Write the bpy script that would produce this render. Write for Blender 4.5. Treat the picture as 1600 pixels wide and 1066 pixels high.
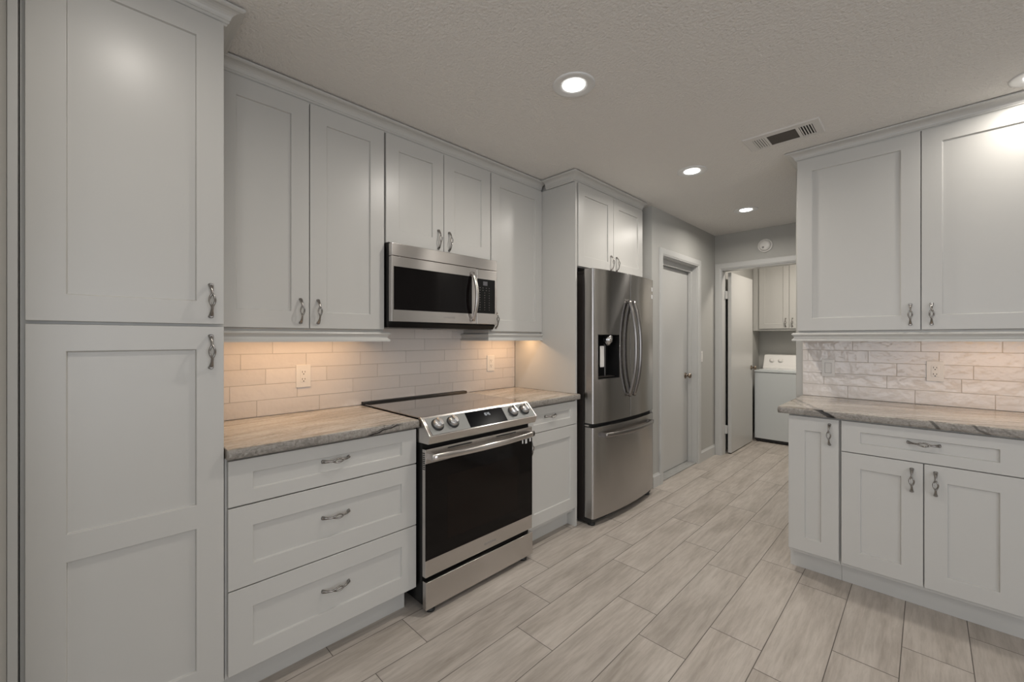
import bpy, bmesh, math, random
from mathutils import Vector, Matrix

for o in list(bpy.data.objects):
    bpy.data.objects.remove(o)
S = bpy.context.scene
COL = S.collection
PI = math.pi
random.seed(7)

# ------------------------------------------------------------------ camera
cam_d = bpy.data.cameras.new('camera')
cam = bpy.data.objects.new('camera', cam_d)
COL.objects.link(cam)
cam.location = (2.37, 0.0, 1.33)
cam.rotation_euler = (PI / 2, 0, math.atan(649 / 650.5))
cam_d.sensor_width = 36
cam_d.lens = 36 * 650.5 / 1600
cam_d.shift_y = -4 / 1600
cam_d.clip_start = 0.02
S.camera = cam

# ------------------------------------------------------------------ exposure and world
S.view_settings.view_transform = 'Standard'
S.view_settings.look = 'None'
S.view_settings.gamma = 1.0
S.view_settings.use_curve_mapping = False
S.view_settings.exposure = 0.0
W = bpy.data.worlds.new('world')
S.world = W
W.use_nodes = True
W.node_tree.nodes['Background'].inputs[0].default_value = (0.75, 0.85, 1.0, 1)
W.node_tree.nodes['Background'].inputs[1].default_value = 0.6

LAMP_W, LAMP_COL = 8.7, (1.0, 0.94, 0.86)
FILL_COL = (0.97, 0.98, 1.0)


def area(name, loc, rot, sx, sy, watts, color, shape='RECTANGLE', spread=PI):
    d = bpy.data.lights.new(name, 'AREA')
    d.shape = shape
    d.size = sx
    if shape in ('RECTANGLE', 'ELLIPSE'):
        d.size_y = sy
    d.energy = watts
    d.color = color
    d.spread = spread
    o = bpy.data.objects.new(name, d)
    o.location = loc
    o.rotation_euler = rot
    COL.objects.link(o)
    return o


# added fill lights outside unseen openings of the room behind the photographer
area('fill_back', (2.6, -4.12, 1.45), (PI / 2, 0, 0), 3.6, 1.9, 47, FILL_COL)      # faces +y
area('fill_right', (6.12, -0.6, 1.3), (PI / 2, 0, PI / 2), 3.2, 2.1, 48, FILL_COL)   # faces -x
area('fill_hall', (3.16, 4.35, 1.35), (PI / 2, 0, PI / 2), 1.1, 1.7, 1.6, FILL_COL)       # added fill to brighten the hall, out of view, faces -x

# lamps of the ceiling grid, lamps below the wall cabinets
CEIL = 2.510
LAMPS = [(1.205, 1.575), (1.195, 2.975), (1.192, 4.219), (2.732, 2.980)]
LAMPS_BEHIND = [(1.215, 0.10), (2.735, 1.59), (2.735, 0.17)]


# ------------------------------------------------------------------ materials
def mat(name):
    m = bpy.data.materials.new(name)
    m.use_nodes = True
    nt = m.node_tree
    return m, nt, nt.nodes, nt.links, nt.nodes['Principled BSDF']


def lin(*rgb):
    out = []
    for c in rgb:
        c = c / 255
        out.append(c / 12.92 if c <= 0.04045 else ((c + 0.055) / 1.055) ** 2.4)
    return tuple(out) + (1,)


def simple(name, color, rough=0.5, metal=0.0, bump=0.0, scale=40, spec=0.5, var=0.0, stretch=(1, 1, 1), bdist=0.002):
    m, nt, N, L, P = mat(name)
    P.inputs['Base Color'].default_value = color
    P.inputs['Roughness'].default_value = rough
    P.inputs['Metallic'].default_value = metal
    P.inputs['Specular IOR Level'].default_value = spec
    if bump or var:
        tc = N.new('ShaderNodeTexCoord')
        mp = N.new('ShaderNodeMapping')
        mp.inputs['Scale'].default_value = stretch
        nz = N.new('ShaderNodeTexNoise')
        nz.inputs['Scale'].default_value = scale
        nz.inputs['Detail'].default_value = 4
        L.new(tc.outputs['Object'], mp.inputs['Vector'])
        L.new(mp.outputs['Vector'], nz.inputs['Vector'])
        if bump:
            b = N.new('ShaderNodeBump')
            b.inputs['Strength'].default_value = bump
            b.inputs['Distance'].default_value = bdist
            L.new(nz.outputs['Fac'], b.inputs['Height'])
            L.new(b.outputs['Normal'], P.inputs['Normal'])
        if var:
            mx = N.new('ShaderNodeMix')
            mx.data_type = 'RGBA'
            mx.inputs['A'].default_value = tuple(c * (1 - var) for c in color[:3]) + (1,)
            mx.inputs['B'].default_value = tuple(min(1, c * (1 + var)) for c in color[:3]) + (1,)
            L.new(nz.outputs['Fac'], mx.inputs['Factor'])
            L.new(mx.outputs['Result'], P.inputs['Base Color'])
    return m


def emit(name, color, strength):
    m, nt, N, L, P = mat(name)
    P.inputs['Base Color'].default_value = (0.8, 0.8, 0.8, 1)
    P.inputs['Emission Color'].default_value = color
    P.inputs['Emission Strength'].default_value = strength
    return m


M = {}
M['cabinet'] = simple('white_cabinet_paint', (0.56, 0.553, 0.528, 1), 0.32, bump=0.03, scale=14, stretch=(1, 1, 6), bdist=0.001)
M['trim'] = simple('white_trim_paint', (0.57, 0.57, 0.555, 1), 0.38, bump=0.02, scale=30)
M['door'] = simple('white_door_paint', (0.58, 0.575, 0.555, 1), 0.32, bump=0.02, scale=20)
M['ceiling'] = simple('textured_ceiling_paint', (0.77, 0.748, 0.715, 1), 0.9, bump=0.9, scale=95, bdist=0.007)
M['wall'] = simple('grey_wall_paint', (0.47, 0.465, 0.44, 1), 0.7, bump=0.25, scale=150, bdist=0.002)
M['wall_white'] = simple('pale_wall_paint', (0.74, 0.73, 0.71, 1), 0.8, bump=0.2, scale=120)
M['gap'] = simple('dark_gap', (0.02, 0.02, 0.02, 1), 0.8, var=0.1)
M['black'] = simple('black_enamel', (0.008, 0.008, 0.008, 1), 0.35, spec=0.2, var=0.1)
M['black_plastic'] = simple('black_plastic', (0.02, 0.02, 0.02, 1), 0.45, bump=0.1, scale=200)
M['dark_grey'] = simple('dark_grey_case', (0.022, 0.018, 0.016, 1), 0.45, bump=0.1, scale=200)
M['nickel'] = simple('brushed_nickel', (0.33, 0.315, 0.30, 1), 0.25, 1.0, bump=0.1, scale=120)
M['knob_metal'] = simple('satin_knob_metal', (0.62, 0.62, 0.62, 1), 0.25, 1.0, bump=0.05, scale=120)
M['dark_steel'] = simple('dark_satin_metal', (0.22, 0.21, 0.205, 1), 0.35, 1.0, bump=0.05, scale=120)
M['bronze'] = simple('old_brass_knob', (0.30, 0.25, 0.2, 1), 0.3, 1.0, bump=0.05, scale=80)
M['glass_black'] = simple('black_oven_glass', (0.004, 0.003, 0.003, 1), 0.07, spec=0.22, var=0.1)
M['plastic_white'] = simple('white_plastic', (0.78, 0.76, 0.73, 1), 0.35, bump=0.03, scale=80)
M['appliance_white'] = simple('white_appliance_enamel', (0.60, 0.63, 0.635, 1), 0.25, bump=0.03, scale=30)
M['console_white'] = simple('white_console_plastic', (0.80, 0.785, 0.76, 1), 0.4, bump=0.03, scale=60)
M['vent_white'] = simple('vent_white_metal', (0.68, 0.665, 0.64, 1), 0.5, bump=0.05, scale=60)
M['vent_mesh'] = simple('vent_brown_dark', (0.09, 0.08, 0.07, 1), 0.8, bump=0.5, scale=500)
M['threshold'] = simple('grey_marble_sill', (0.36, 0.36, 0.35, 1), 0.4, var=0.25, scale=25)
M['print_grey'] = simple('printed_grey', (0.28, 0.27, 0.26, 1), 0.5, var=0.05)
M['key_print'] = simple('keypad_print', (0.30, 0.28, 0.26, 1), 0.5, var=0.05)
M['sticker'] = simple('white_sticker', (0.7, 0.7, 0.7, 1), 0.5, var=0.05)
M['lens'] = emit('lamp_lens', (1, 0.98, 0.95, 1), 5)
M['bar_lens'] = emit('warm_lamp_bar', (1, 0.72, 0.45, 1), 3)
M['clock'] = emit('clock_digits', (0.35, 0.5, 0.8, 1), 0.25)
M['lcd'] = simple('grey_lcd', (0.12, 0.12, 0.13, 1), 0.3, var=0.1)
M['light_trim'] = simple('white_lamp_trim', (0.72, 0.72, 0.71, 1), 0.35, var=0.02)


def stainless(name, base, rough, rot, aniso=0.85):
    m, nt, N, L, P = mat(name)
    P.inputs['Base Color'].default_value = base
    P.inputs['Metallic'].default_value = 1.0
    P.inputs['Roughness'].default_value = rough
    P.inputs['Anisotropic'].default_value = aniso
    P.inputs['Anisotropic Rotation'].default_value = rot
    tg = N.new('ShaderNodeTangent')
    tg.direction_type = 'RADIAL'
    tg.axis = 'Z'
    L.new(tg.outputs['Tangent'], P.inputs['Tangent'])
    tc = N.new('ShaderNodeTexCoord')
    mp = N.new('ShaderNodeMapping')
    mp.inputs['Scale'].default_value = (2, 2, 260)
    nz = N.new('ShaderNodeTexNoise')
    nz.inputs['Scale'].default_value = 3
    nz.inputs['Detail'].default_value = 3
    L.new(tc.outputs['Object'], mp.inputs['Vector'])
    L.new(mp.outputs['Vector'], nz.inputs['Vector'])
    mr = N.new('ShaderNodeMapRange')
    mr.inputs['To Min'].default_value = rough * 0.94
    mr.inputs['To Max'].default_value = rough * 1.08
    L.new(nz.outputs['Fac'], mr.inputs['Value'])
    L.new(mr.outputs['Result'], P.inputs['Roughness'])
    return m


M['steel'] = stainless('stainless_steel', (0.61, 0.585, 0.565, 1), 0.23, 0.25)
M['fridge_steel'] = stainless('stainless_steel_dark', (0.46, 0.447, 0.437, 1), 0.19, 0.25, 1.0)
M['handle_steel'] = stainless('stainless_handle_dark', (0.30, 0.285, 0.275, 1), 0.25, 0.0, 0.3)
M['panel_steel'] = simple('satin_panel_steel', (0.21, 0.215, 0.213, 1), 0.5, 1.0, bump=0.02, scale=100)


def cooktop_glass():
    m, nt, N, L, P = mat('cooktop_glass')
    P.inputs['Base Color'].default_value = (0.06, 0.052, 0.048, 1)
    P.inputs['Coat Weight'].default_value = 1.0
    P.inputs['Coat IOR'].default_value = 2.2
    P.inputs['Coat Roughness'].default_value = 0.06
    P.inputs['Roughness'].default_value = 0.09
    P.inputs['Specular IOR Level'].default_value = 0.9
    tc = N.new('ShaderNodeTexCoord')
    nz = N.new('ShaderNodeTexNoise')
    nz.inputs['Scale'].default_value = 700
    L.new(tc.outputs['Object'], nz.inputs['Vector'])
    mr = N.new('ShaderNodeMapRange')
    mr.inputs['To Min'].default_value = 0.06
    mr.inputs['To Max'].default_value = 0.12
    L.new(nz.outputs['Fac'], mr.inputs['Value'])
    L.new(mr.outputs['Result'], P.inputs['Roughness'])
    return m


M['cooktop'] = cooktop_glass()


def tile_material():
    m, nt, N, L, P = mat('glazed_subway_tile')
    at = N.new('ShaderNodeAttribute')
    at.attribute_name = 'tile_rand'
    cr = N.new('ShaderNodeValToRGB')
    cr.color_ramp.elements[0].color = (0.69, 0.645, 0.61, 1)
    cr.color_ramp.elements[1].color = (0.75, 0.705, 0.67, 1)
    L.new(at.outputs['Fac'], cr.inputs['Fac'])
    L.new(cr.outputs['Color'], P.inputs['Base Color'])
    P.inputs['Roughness'].default_value = 0.12
    P.inputs['Specular IOR Level'].default_value = 0.55
    tc = N.new('ShaderNodeTexCoord')
    ad = N.new('ShaderNodeVectorMath')
    ad.operation = 'ADD'
    cb = N.new('ShaderNodeCombineXYZ')
    mu = N.new('ShaderNodeMath')
    mu.operation = 'MULTIPLY'
    mu.inputs[1].default_value = 40
    L.new(at.outputs['Fac'], mu.inputs[0])
    for k in range(3):
        L.new(mu.outputs[0], cb.inputs[k])
    L.new(tc.outputs['Object'], ad.inputs[0])
    L.new(cb.outputs[0], ad.inputs[1])
    nz = N.new('ShaderNodeTexNoise')
    nz.inputs['Scale'].default_value = 18
    nz.inputs['Detail'].default_value = 2.5
    L.new(ad.outputs[0], nz.inputs['Vector'])
    b = N.new('ShaderNodeBump')
    b.inputs['Strength'].default_value = 0.5
    b.inputs['Distance'].default_value = 0.009
    L.new(nz.outputs['Fac'], b.inputs['Height'])
    L.new(b.outputs['Normal'], P.inputs['Normal'])
    return m


M['tile'] = tile_material()
M['grout'] = simple('tile_grout', (0.50, 0.465, 0.43, 1), 0.9, bump=0.2, scale=300)


def floor_material():
    m, nt, N, L, P = mat('wood_look_floor_tile')
    at = N.new('ShaderNodeAttribute')
    at.attribute_name = 'tile_rand'
    tc = N.new('ShaderNodeTexCoord')
    cb = N.new('ShaderNodeCombineXYZ')
    for k, f in enumerate((37.0, 91.0, 53.0)):
        mu = N.new('ShaderNodeMath')
        mu.operation = 'MULTIPLY'
        mu.inputs[1].default_value = f
        L.new(at.outputs['Fac'], mu.inputs[0])
        L.new(mu.outputs[0], cb.inputs[k])
    ad = N.new('ShaderNodeVectorMath')
    ad.operation = 'ADD'
    L.new(tc.outputs['Object'], ad.inputs[0])
    L.new(cb.outputs[0], ad.inputs[1])

    def noise(scale, stretch, detail, dist=0.0, rough=0.5):
        mp = N.new('ShaderNodeMapping')
        mp.inputs['Scale'].default_value = stretch
        n = N.new('ShaderNodeTexNoise')
        n.inputs['Scale'].default_value = scale
        n.inputs['Detail'].default_value = detail
        n.inputs['Roughness'].default_value = rough
        n.inputs['Distortion'].default_value = dist
        L.new(ad.outputs[0], mp.inputs['Vector'])
        L.new(mp.outputs['Vector'], n.inputs['Vector'])
        return n
    n1 = noise(6.0, (1.7, 0.22, 1), 5, 0.45, 0.6)       # broad wood figure
    n2 = noise(42, (1.6, 0.14, 1), 5, 0.25, 0.65)      # fine grain streaks
    n3 = noise(3.5, (1.2, 0.5, 1), 5, 0.3, 0.6)            # cloudy patches
    r1 = N.new('ShaderNodeValToRGB')
    r1.color_ramp.elements[0].position = 0.30
    r1.color_ramp.elements[0].color = (0.375, 0.335, 0.293, 1)
    r1.color_ramp.elements[1].position = 0.62
    r1.color_ramp.elements[1].color = (0.525, 0.478, 0.432, 1)
    e = r1.color_ramp.elements.new(0.47)
    e.color = (0.475, 0.428, 0.384, 1)
    L.new(n1.outputs['Fac'], r1.inputs['Fac'])
    r2 = N.new('ShaderNodeValToRGB')
    r2.color_ramp.elements[0].position = 0.36
    r2.color_ramp.elements[0].color = (0.80, 0.79, 0.775, 1)
    r2.color_ramp.elements[1].position = 0.6
    r2.color_ramp.elements[1].color = (1.03, 1.03, 1.03, 1)
    L.new(n2.outputs['Fac'], r2.inputs['Fac'])
    mx = N.new('ShaderNodeMix')
    mx.data_type = 'RGBA'
    mx.blend_type = 'MULTIPLY'
    mx.inputs['Factor'].default_value = 0.8
    L.new(r1.outputs['Color'], mx.inputs['A'])
    L.new(r2.outputs['Color'], mx.inputs['B'])
    r3 = N.new('ShaderNodeValToRGB')
    r3.color_ramp.elements[0].position = 0.3
    r3.color_ramp.elements[0].color = (0.9, 0.9, 0.9, 1)
    r3.color_ramp.elements[1].position = 0.65
    r3.color_ramp.elements[1].color = (1.05, 1.05, 1.05, 1)
    L.new(n3.outputs['Fac'], r3.inputs['Fac'])
    mx2 = N.new('ShaderNodeMix')
    mx2.data_type = 'RGBA'
    mx2.blend_type = 'MULTIPLY'
    mx2.inputs['Factor'].default_value = 1.0
    L.new(mx.outputs['Result'], mx2.inputs['A'])
    L.new(r3.outputs['Color'], mx2.inputs['B'])
    L.new(mx2.outputs['Result'], P.inputs['Base Color'])
    mr = N.new('ShaderNodeMapRange')
    mr.inputs['To Min'].default_value = 0.38
    mr.inputs['To Max'].default_value = 0.55
    L.new(n2.outputs['Fac'], mr.inputs['Value'])
    L.new(mr.outputs['Result'], P.inputs['Roughness'])
    b = N.new('ShaderNodeBump')
    b.inputs['Strength'].default_value = 0.12
    b.inputs['Distance'].default_value = 0.002
    L.new(n2.outputs['Fac'], b.inputs['Height'])
    L.new(b.outputs['Normal'], P.inputs['Normal'])
    return m


M['floor'] = floor_material()
M['floor_grout'] = simple('floor_grout', (0.15, 0.135, 0.12, 1), 0.9, bump=0.2, scale=300)


def granite_material(name, angle):
    """streaks run along local X after turning by angle"""
    m, nt, N, L, P = mat(name)
    tc = N.new('ShaderNodeTexCoord')
    rot = N.new('ShaderNodeMapping')
    rot.inputs['Rotation'].default_value = (0, 0, angle)
    L.new(tc.outputs['Object'], rot.inputs['Vector'])

    def noise(scale, stretch, detail, dist=0.0, rough=0.55, seed=0.0):
        mp = N.new('ShaderNodeMapping')
        mp.inputs['Scale'].default_value = stretch
        mp.inputs['Location'].default_value = (seed, seed * 1.7, seed * 0.6)
        n = N.new('ShaderNodeTexNoise')
        n.inputs['Scale'].default_value = scale
        n.inputs['Detail'].default_value = detail
        n.inputs['Roughness'].default_value = rough
        n.inputs['Distortion'].default_value = dist
        L.new(rot.outputs['Vector'], mp.inputs['Vector'])
        L.new(mp.outputs['Vector'], n.inputs['Vector'])
        return n

    def ramp(src, pts):
        r = N.new('ShaderNodeValToRGB')
        el = r.color_ramp.elements
        el[0].position, el[0].color = pts[0]
        el[1].position, el[1].color = pts[-1]
        for p, c in pts[1:-1]:
            e = el.new(p)
            e.color = c
        L.new(src, r.inputs['Fac'])
        return r

    def mult(a, b, f=1.0):
        x = N.new('ShaderNodeMix')
        x.data_type = 'RGBA'
        x.blend_type = 'MULTIPLY'
        x.inputs['Factor'].default_value = f
        L.new(a, x.inputs['A'])
        L.new(b, x.inputs['B'])
        return x.outputs['Result']
    streak = noise(16, (0.16, 1.3, 1.6), 6, 0.5, 0.62)
    base = ramp(streak.outputs['Fac'], [(0.30, (0.27, 0.235, 0.20, 1)), (0.43, (0.43, 0.385, 0.33, 1)), (0.53, (0.55, 0.51, 0.455, 1)), (0.68, (0.60, 0.57, 0.525, 1))])
    speck = noise(120, (0.7, 1, 1), 3, 0.3)
    sp = ramp(speck.outputs['Fac'], [(0.30, (0.58, 0.56, 0.54, 1)), (0.5, (0.97, 0.97, 0.97, 1)), (0.7, (1.08, 1.07, 1.05, 1))])
    c = mult(base.outputs['Color'], sp.outputs['Color'], 0.75)
    cloud = noise(4.5, (0.5, 1.4, 1.2), 3, 0.8, 0.5, 3.0)
    cl = ramp(cloud.outputs['Fac'], [(0.36, (0.74, 0.72, 0.70, 1)), (0.58, (1.0, 1.0, 1.0, 1))])
    c = mult(c, cl.outputs['Color'], 0.8)
    # black mineral veins: thin bands where a stretched noise crosses its middle, broken up by a second noise
    vn = noise(3.6, (0.45, 1.6, 1.2), 4, 1.3, 0.6, 11.0)
    vr = ramp(vn.outputs['Fac'], [(0.488, (1, 1, 1, 1)), (0.496, (0.05, 0.045, 0.04, 1)), (0.503, (0.07, 0.06, 0.055, 1)), (0.513, (1, 1, 1, 1))])
    gate = noise(2.6, (0.6, 1, 1), 3, 0.4, 0.6, 23.0)
    gr = ramp(gate.outputs['Fac'], [(0.52, (0, 0, 0, 1)), (0.60, (1, 1, 1, 1))])
    x = N.new('ShaderNodeMix')
    x.data_type = 'RGBA'
    x.blend_type = 'MULTIPLY'
    L.new(gr.outputs['Color'], x.inputs['Factor'])
    L.new(c, x.inputs['A'])
    L.new(vr.outputs['Color'], x.inputs['B'])
    L.new(x.outputs['Result'], P.inputs['Base Color'])
    P.inputs['Roughness'].default_value = 0.16
    P.inputs['Specular IOR Level'].default_value = 0.5
    return m


def add_veins(m, veins):
    """black mineral seams: (point, seam normal, half width, along-direction, from, to), lengths in metres"""
    nt = m.node_tree
    N, L = nt.nodes, nt.links
    P = N['Principled BSDF']
    geo = N.new('ShaderNodeNewGeometry')
    nz = N.new('ShaderNodeTexNoise')
    nz.inputs['Scale'].default_value = 28
    nz.inputs['Detail'].default_value = 5
    L.new(geo.outputs['Position'], nz.inputs['Vector'])

    def math_(op, a, b=None):
        n = N.new('ShaderNodeMath')
        n.operation = op
        for i, v in enumerate((a, b)):
            if v is None:
                continue
            if isinstance(v, (int, float)):
                n.inputs[i].default_value = v
            else:
                L.new(v, n.inputs[i])
        return n.outputs[0]

    def dot(p, d):
        sub = N.new('ShaderNodeVectorMath')
        sub.operation = 'SUBTRACT'
        L.new(geo.outputs['Position'], sub.inputs[0])
        sub.inputs[1].default_value = p
        dt = N.new('ShaderNodeVectorMath')
        dt.operation = 'DOT_PRODUCT'
        L.new(sub.outputs[0], dt.inputs[0])
        dt.inputs[1].default_value = d
        return dt.outputs['Value']

    def mapr(v, a, b, c, d):
        n = N.new('ShaderNodeMapRange')
        n.interpolation_type = 'SMOOTHSTEP'
        for k, x in zip(('From Min', 'From Max', 'To Min', 'To Max'), (a, b, c, d)):
            n.inputs[k].default_value = x
        L.new(v, n.inputs['Value'])
        return n.outputs['Result']
    wob = math_('MULTIPLY', math_('SUBTRACT', nz.outputs['Fac'], 0.5), 0.020)
    src = P.inputs['Base Color'].links[0].from_socket
    for p, n, w, d, s0, s1, dark in veins:
        n = Vector(n).normalized()
        d = Vector(d).normalized()
        t = math_('ABSOLUTE', math_('ADD', dot(p, n), wob))
        k = mapr(t, w * 0.5, w * 1.6, 1.0, 0.0)
        a = dot(p, d)
        k = math_('MULTIPLY', k, mapr(a, s0 - 0.02, s0 + 0.01, 0.0, 1.0))
        k = math_('MULTIPLY', k, mapr(a, s1 - 0.03, s1 + 0.03, 1.0, 0.0))
        k = math_('MULTIPLY', k, dark)
        x = N.new('ShaderNodeMix')
        x.data_type = 'RGBA'
        L.new(k, x.inputs['Factor'])
        L.new(src, x.inputs['A'])
        x.inputs['B'].default_value = (0.018, 0.015, 0.013, 1)
        src = x.outputs['Result']
    L.new(src, P.inputs['Base Color'])


M['granite'] = granite_material('granite_streaked', PI / 2 - 0.12)
M['granite_across'] = granite_material('granite_streaked_across', -0.35)


def granite_edge_material():
    m, nt, N, L, P = mat('granite_rough_shaded_edge')  # darker than the slab top: the front's shade is put into the colour
    tc = N.new('ShaderNodeTexCoord')
    n1 = N.new('ShaderNodeTexNoise')
    n1.inputs['Scale'].default_value = 95
    n1.inputs['Detail'].default_value = 6
    n1.inputs['Roughness'].default_value = 0.7
    n1.inputs['Distortion'].default_value = 0.6
    L.new(tc.outputs['Object'], n1.inputs['Vector'])
    r = N.new('ShaderNodeValToRGB')
    el = r.color_ramp.elements
    el[0].position, el[0].color = 0.27, (0.03, 0.026, 0.023, 1)
    el[1].position, el[1].color = 0.70, (0.40, 0.375, 0.345, 1)
    e = el.new(0.37)
    e.color = (0.22, 0.2, 0.178, 1)
    e = el.new(0.50)
    e.color = (0.29, 0.267, 0.24, 1)
    L.new(n1.outputs['Fac'], r.inputs['Fac'])
    mp = N.new('ShaderNodeMapping')
    mp.inputs['Rotation'].default_value = (0.5, 0.5, 0)
    mp.inputs['Scale'].default_value = (1.0, 1.0, 1.8)
    n2 = N.new('ShaderNodeTexNoise')
    n2.inputs['Scale'].default_value = 7
    n2.inputs['Detail'].default_value = 4
    n2.inputs['Distortion'].default_value = 1.0
    L.new(tc.outputs['Object'], mp.inputs['Vector'])
    L.new(mp.outputs['Vector'], n2.inputs['Vector'])
    r2 = N.new('ShaderNodeValToRGB')
    el = r2.color_ramp.elements
    el[0].position, el[0].color = 0.47, (1, 1, 1, 1)
    el[1].position, el[1].color = 0.535, (1, 1, 1, 1)
    e = el.new(0.49)
    e.color = (0.12, 0.11, 0.1, 1)
    e = el.new(0.505)
    e.color = (0.2, 0.18, 0.17, 1)
    L.new(n2.outputs['Fac'], r2.inputs['Fac'])
    x = N.new('ShaderNodeMix')
    x.data_type = 'RGBA'
    x.blend_type = 'MULTIPLY'
    x.inputs['Factor'].default_value = 0.3
    L.new(r.outputs['Color'], x.inputs['A'])
    L.new(r2.outputs['Color'], x.inputs['B'])
    L.new(x.outputs['Result'], P.inputs['Base Color'])
    P.inputs['Roughness'].default_value = 0.35
    b = N.new('ShaderNodeBump')
    b.inputs['Strength'].default_value = 0.4
    b.inputs['Distance'].default_value = 0.004
    L.new(n1.outputs['Fac'], b.inputs['Height'])
    L.new(b.outputs['Normal'], P.inputs['Normal'])
    return m


M['granite_edge'] = granite_edge_material()
RV = [((1.955, 2.80, 0.938), (0.50, 0.25, 0.86), 0.0062, (0, 1, 0), -0.05, 0.03, 1.0),
      ((1.935, 2.80, 0.938), (0.50, 0.25, 0.86), 0.0045, (0, 1, 0), -0.05, 0.02, 0.95),
      ((2.385, 2.80, 0.938), (0.80, 0.2, 0.55), 0.006, (0, 1, 0), -0.05, 0.012, 0.95),
      ((2.515, 2.80, 0.938), (0.62, 0.2, 0.75), 0.0046, (0, 1, 0), -0.05, 0.008, 1.0),
      ((2.68, 2.80, 0.938), (0.62, 0.2, 0.75), 0.004, (0, 1, 0), -0.05, 0.01, 0.95)]
LV = [((0.635, 0.935, 0.917), (0.10, -0.19, 0.98), 0.0036, (0, 1, 0), -0.085, 0.07, 1.0),
      ((0.635, 0.915, 0.922), (0.10, -0.19, 0.98), 0.0016, (0, 1, 0), -0.05, 0.09, 0.9)]
add_veins(M['granite_edge'], RV + LV)
add_veins(M['granite_across'], [((1.955, 2.80, 0.938), (0.90, 0.42, 0.1), 0.011, (0, 1, 0), -0.02, 0.5, 0.42),
                                ((1.905, 2.80, 0.938), (0.90, 0.42, 0.1), 0.004, (0, 1, 0), -0.02, 0.35, 0.35)] + [v for v in RV])
add_veins(M['granite'], [((0.60, 1.0, 0.938), (0.97, 0.16, 0), 0.003, (0, 1, 0), -0.10, 0.10, 0.6)])


# ------------------------------------------------------------------ builders
def offset_of(o):
    v = Vector((0, 0, 0))
    while o is not None:
        v += o.location
        o = o.parent
    return v


class MB:
    """collects shapes in world coordinates, then links them as one mesh object"""

    def __init__(self):
        self.bm = bmesh.new()
        self.mi = 0

    def face(self, pts):
        vs = [self.bm.verts.new(p) for p in pts]
        f = self.bm.faces.new(vs)
        f.material_index = self.mi
        return f

    def box(self, x0, y0, z0, x1, y1, z1):
        a = [(x0, y0, z0), (x1, y0, z0), (x1, y1, z0), (x0, y1, z0), (x0, y0, z1), (x1, y0, z1), (x1, y1, z1), (x0, y1, z1)]
        v = [self.bm.verts.new(p) for p in a]
        for q in ((3, 2, 1, 0), (4, 5, 6, 7), (0, 1, 5, 4), (1, 2, 6, 5), (2, 3, 7, 6), (3, 0, 4, 7)):
            f = self.bm.faces.new([v[i] for i in q])
            f.material_index = self.mi
        return self

    def prism(self, poly, axis, a0, a1):
        """poly: 2-D outline in the two other axes (cyclic x->y->z order kept), extruded a0..a1 along axis"""
        def p3(p, a):
            if axis == 0:
                return (a, p[0], p[1])
            if axis == 1:
                return (p[0], a, p[1])
            return (p[0], p[1], a)
        A = [self.bm.verts.new(p3(p, a0)) for p in poly]
        B = [self.bm.verts.new(p3(p, a1)) for p in poly]
        n = len(poly)
        fs = [self.bm.faces.new(A[::-1]), self.bm.faces.new(B)]
        for i in range(n):
            fs.append(self.bm.faces.new((A[i], A[(i + 1) % n], B[(i + 1) % n], B[i])))
        for f in fs:
            f.material_index = self.mi
        return self

    def rings(self, rings, cap=True, closed=True):
        R = [[self.bm.verts.new(p) for p in r] for r in rings]
        n = len(R[0])
        for a, b in zip(R, R[1:]):
            for i in range(n if closed else n - 1):
                f = self.bm.faces.new((a[i], a[(i + 1) % n], b[(i + 1) % n], b[i]))
                f.smooth = True
                f.material_index = self.mi
        if cap:
            for r in (R[0][::-1], R[-1]):
                f = self.bm.faces.new(r)
                f.material_index = self.mi
        return self

    def lathe(self, c, axis, prof, seg=32, cap=True):
        """prof: (distance along axis, radius)"""
        ax = Vector(axis).normalized()
        up = Vector((0, 0, 1)) if abs(ax.z) < 0.9 else Vector((1, 0, 0))
        u = ax.cross(up).normalized()
        v = ax.cross(u).normalized()
        c = Vector(c)
        rs = []
        for d, r in prof:
            rs.append([c + ax * d + (u * math.cos(t) + v * math.sin(t)) * max(r, 1e-5) for t in [2 * PI * k / seg for k in range(seg)]])
        return self.rings(rs, cap)

    def sweep(self, pts, rad, seg=10, side=(0, 1, 0)):
        """rad: one (r_side, r_other) per point or one pair"""
        pts = [Vector(p) for p in pts]
        if not isinstance(rad, list):
            rad = [rad] * len(pts)
        rs = []
        side = Vector(side)
        for i, p in enumerate(pts):
            t = (pts[min(i + 1, len(pts) - 1)] - pts[max(i - 1, 0)]).normalized()
            s = (side - t * side.dot(t)).normalized()
            n = t.cross(s).normalized()
            ra, rb = rad[i]
            rs.append([p + s * ra * math.cos(a) + n * rb * math.sin(a) for a in [2 * PI * k / seg for k in range(seg)]])
        return self.rings(rs)

    def build(self, name, m, parent=None, bevel=0.0, weld=False, seg=2):
        bm = self.bm
        if weld:
            bmesh.ops.remove_doubles(bm, verts=bm.verts, dist=1e-5)
        bmesh.ops.recalc_face_normals(bm, faces=bm.faces)
        off = offset_of(parent)
        for v in bm.verts:
            v.co -= off
        me = bpy.data.meshes.new(name)
        bm.to_mesh(me)
        bm.free()
        for mm in (m if isinstance(m, (list, tuple)) else [m]):
            me.materials.append(mm)
        o = bpy.data.objects.new(name, me)
        COL.objects.link(o)
        o.parent = parent
        if bevel:
            b = o.modifiers.new('bevel', 'BEVEL')
            b.width = bevel
            b.segments = seg
            b.limit_method = 'ANGLE'
            b.angle_limit = math.radians(40)
            b.harden_normals = True
        return o


def box(name, m, b, parent=None, bevel=0.0):
    return MB().box(*b).build(name, m, parent, bevel)


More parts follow.
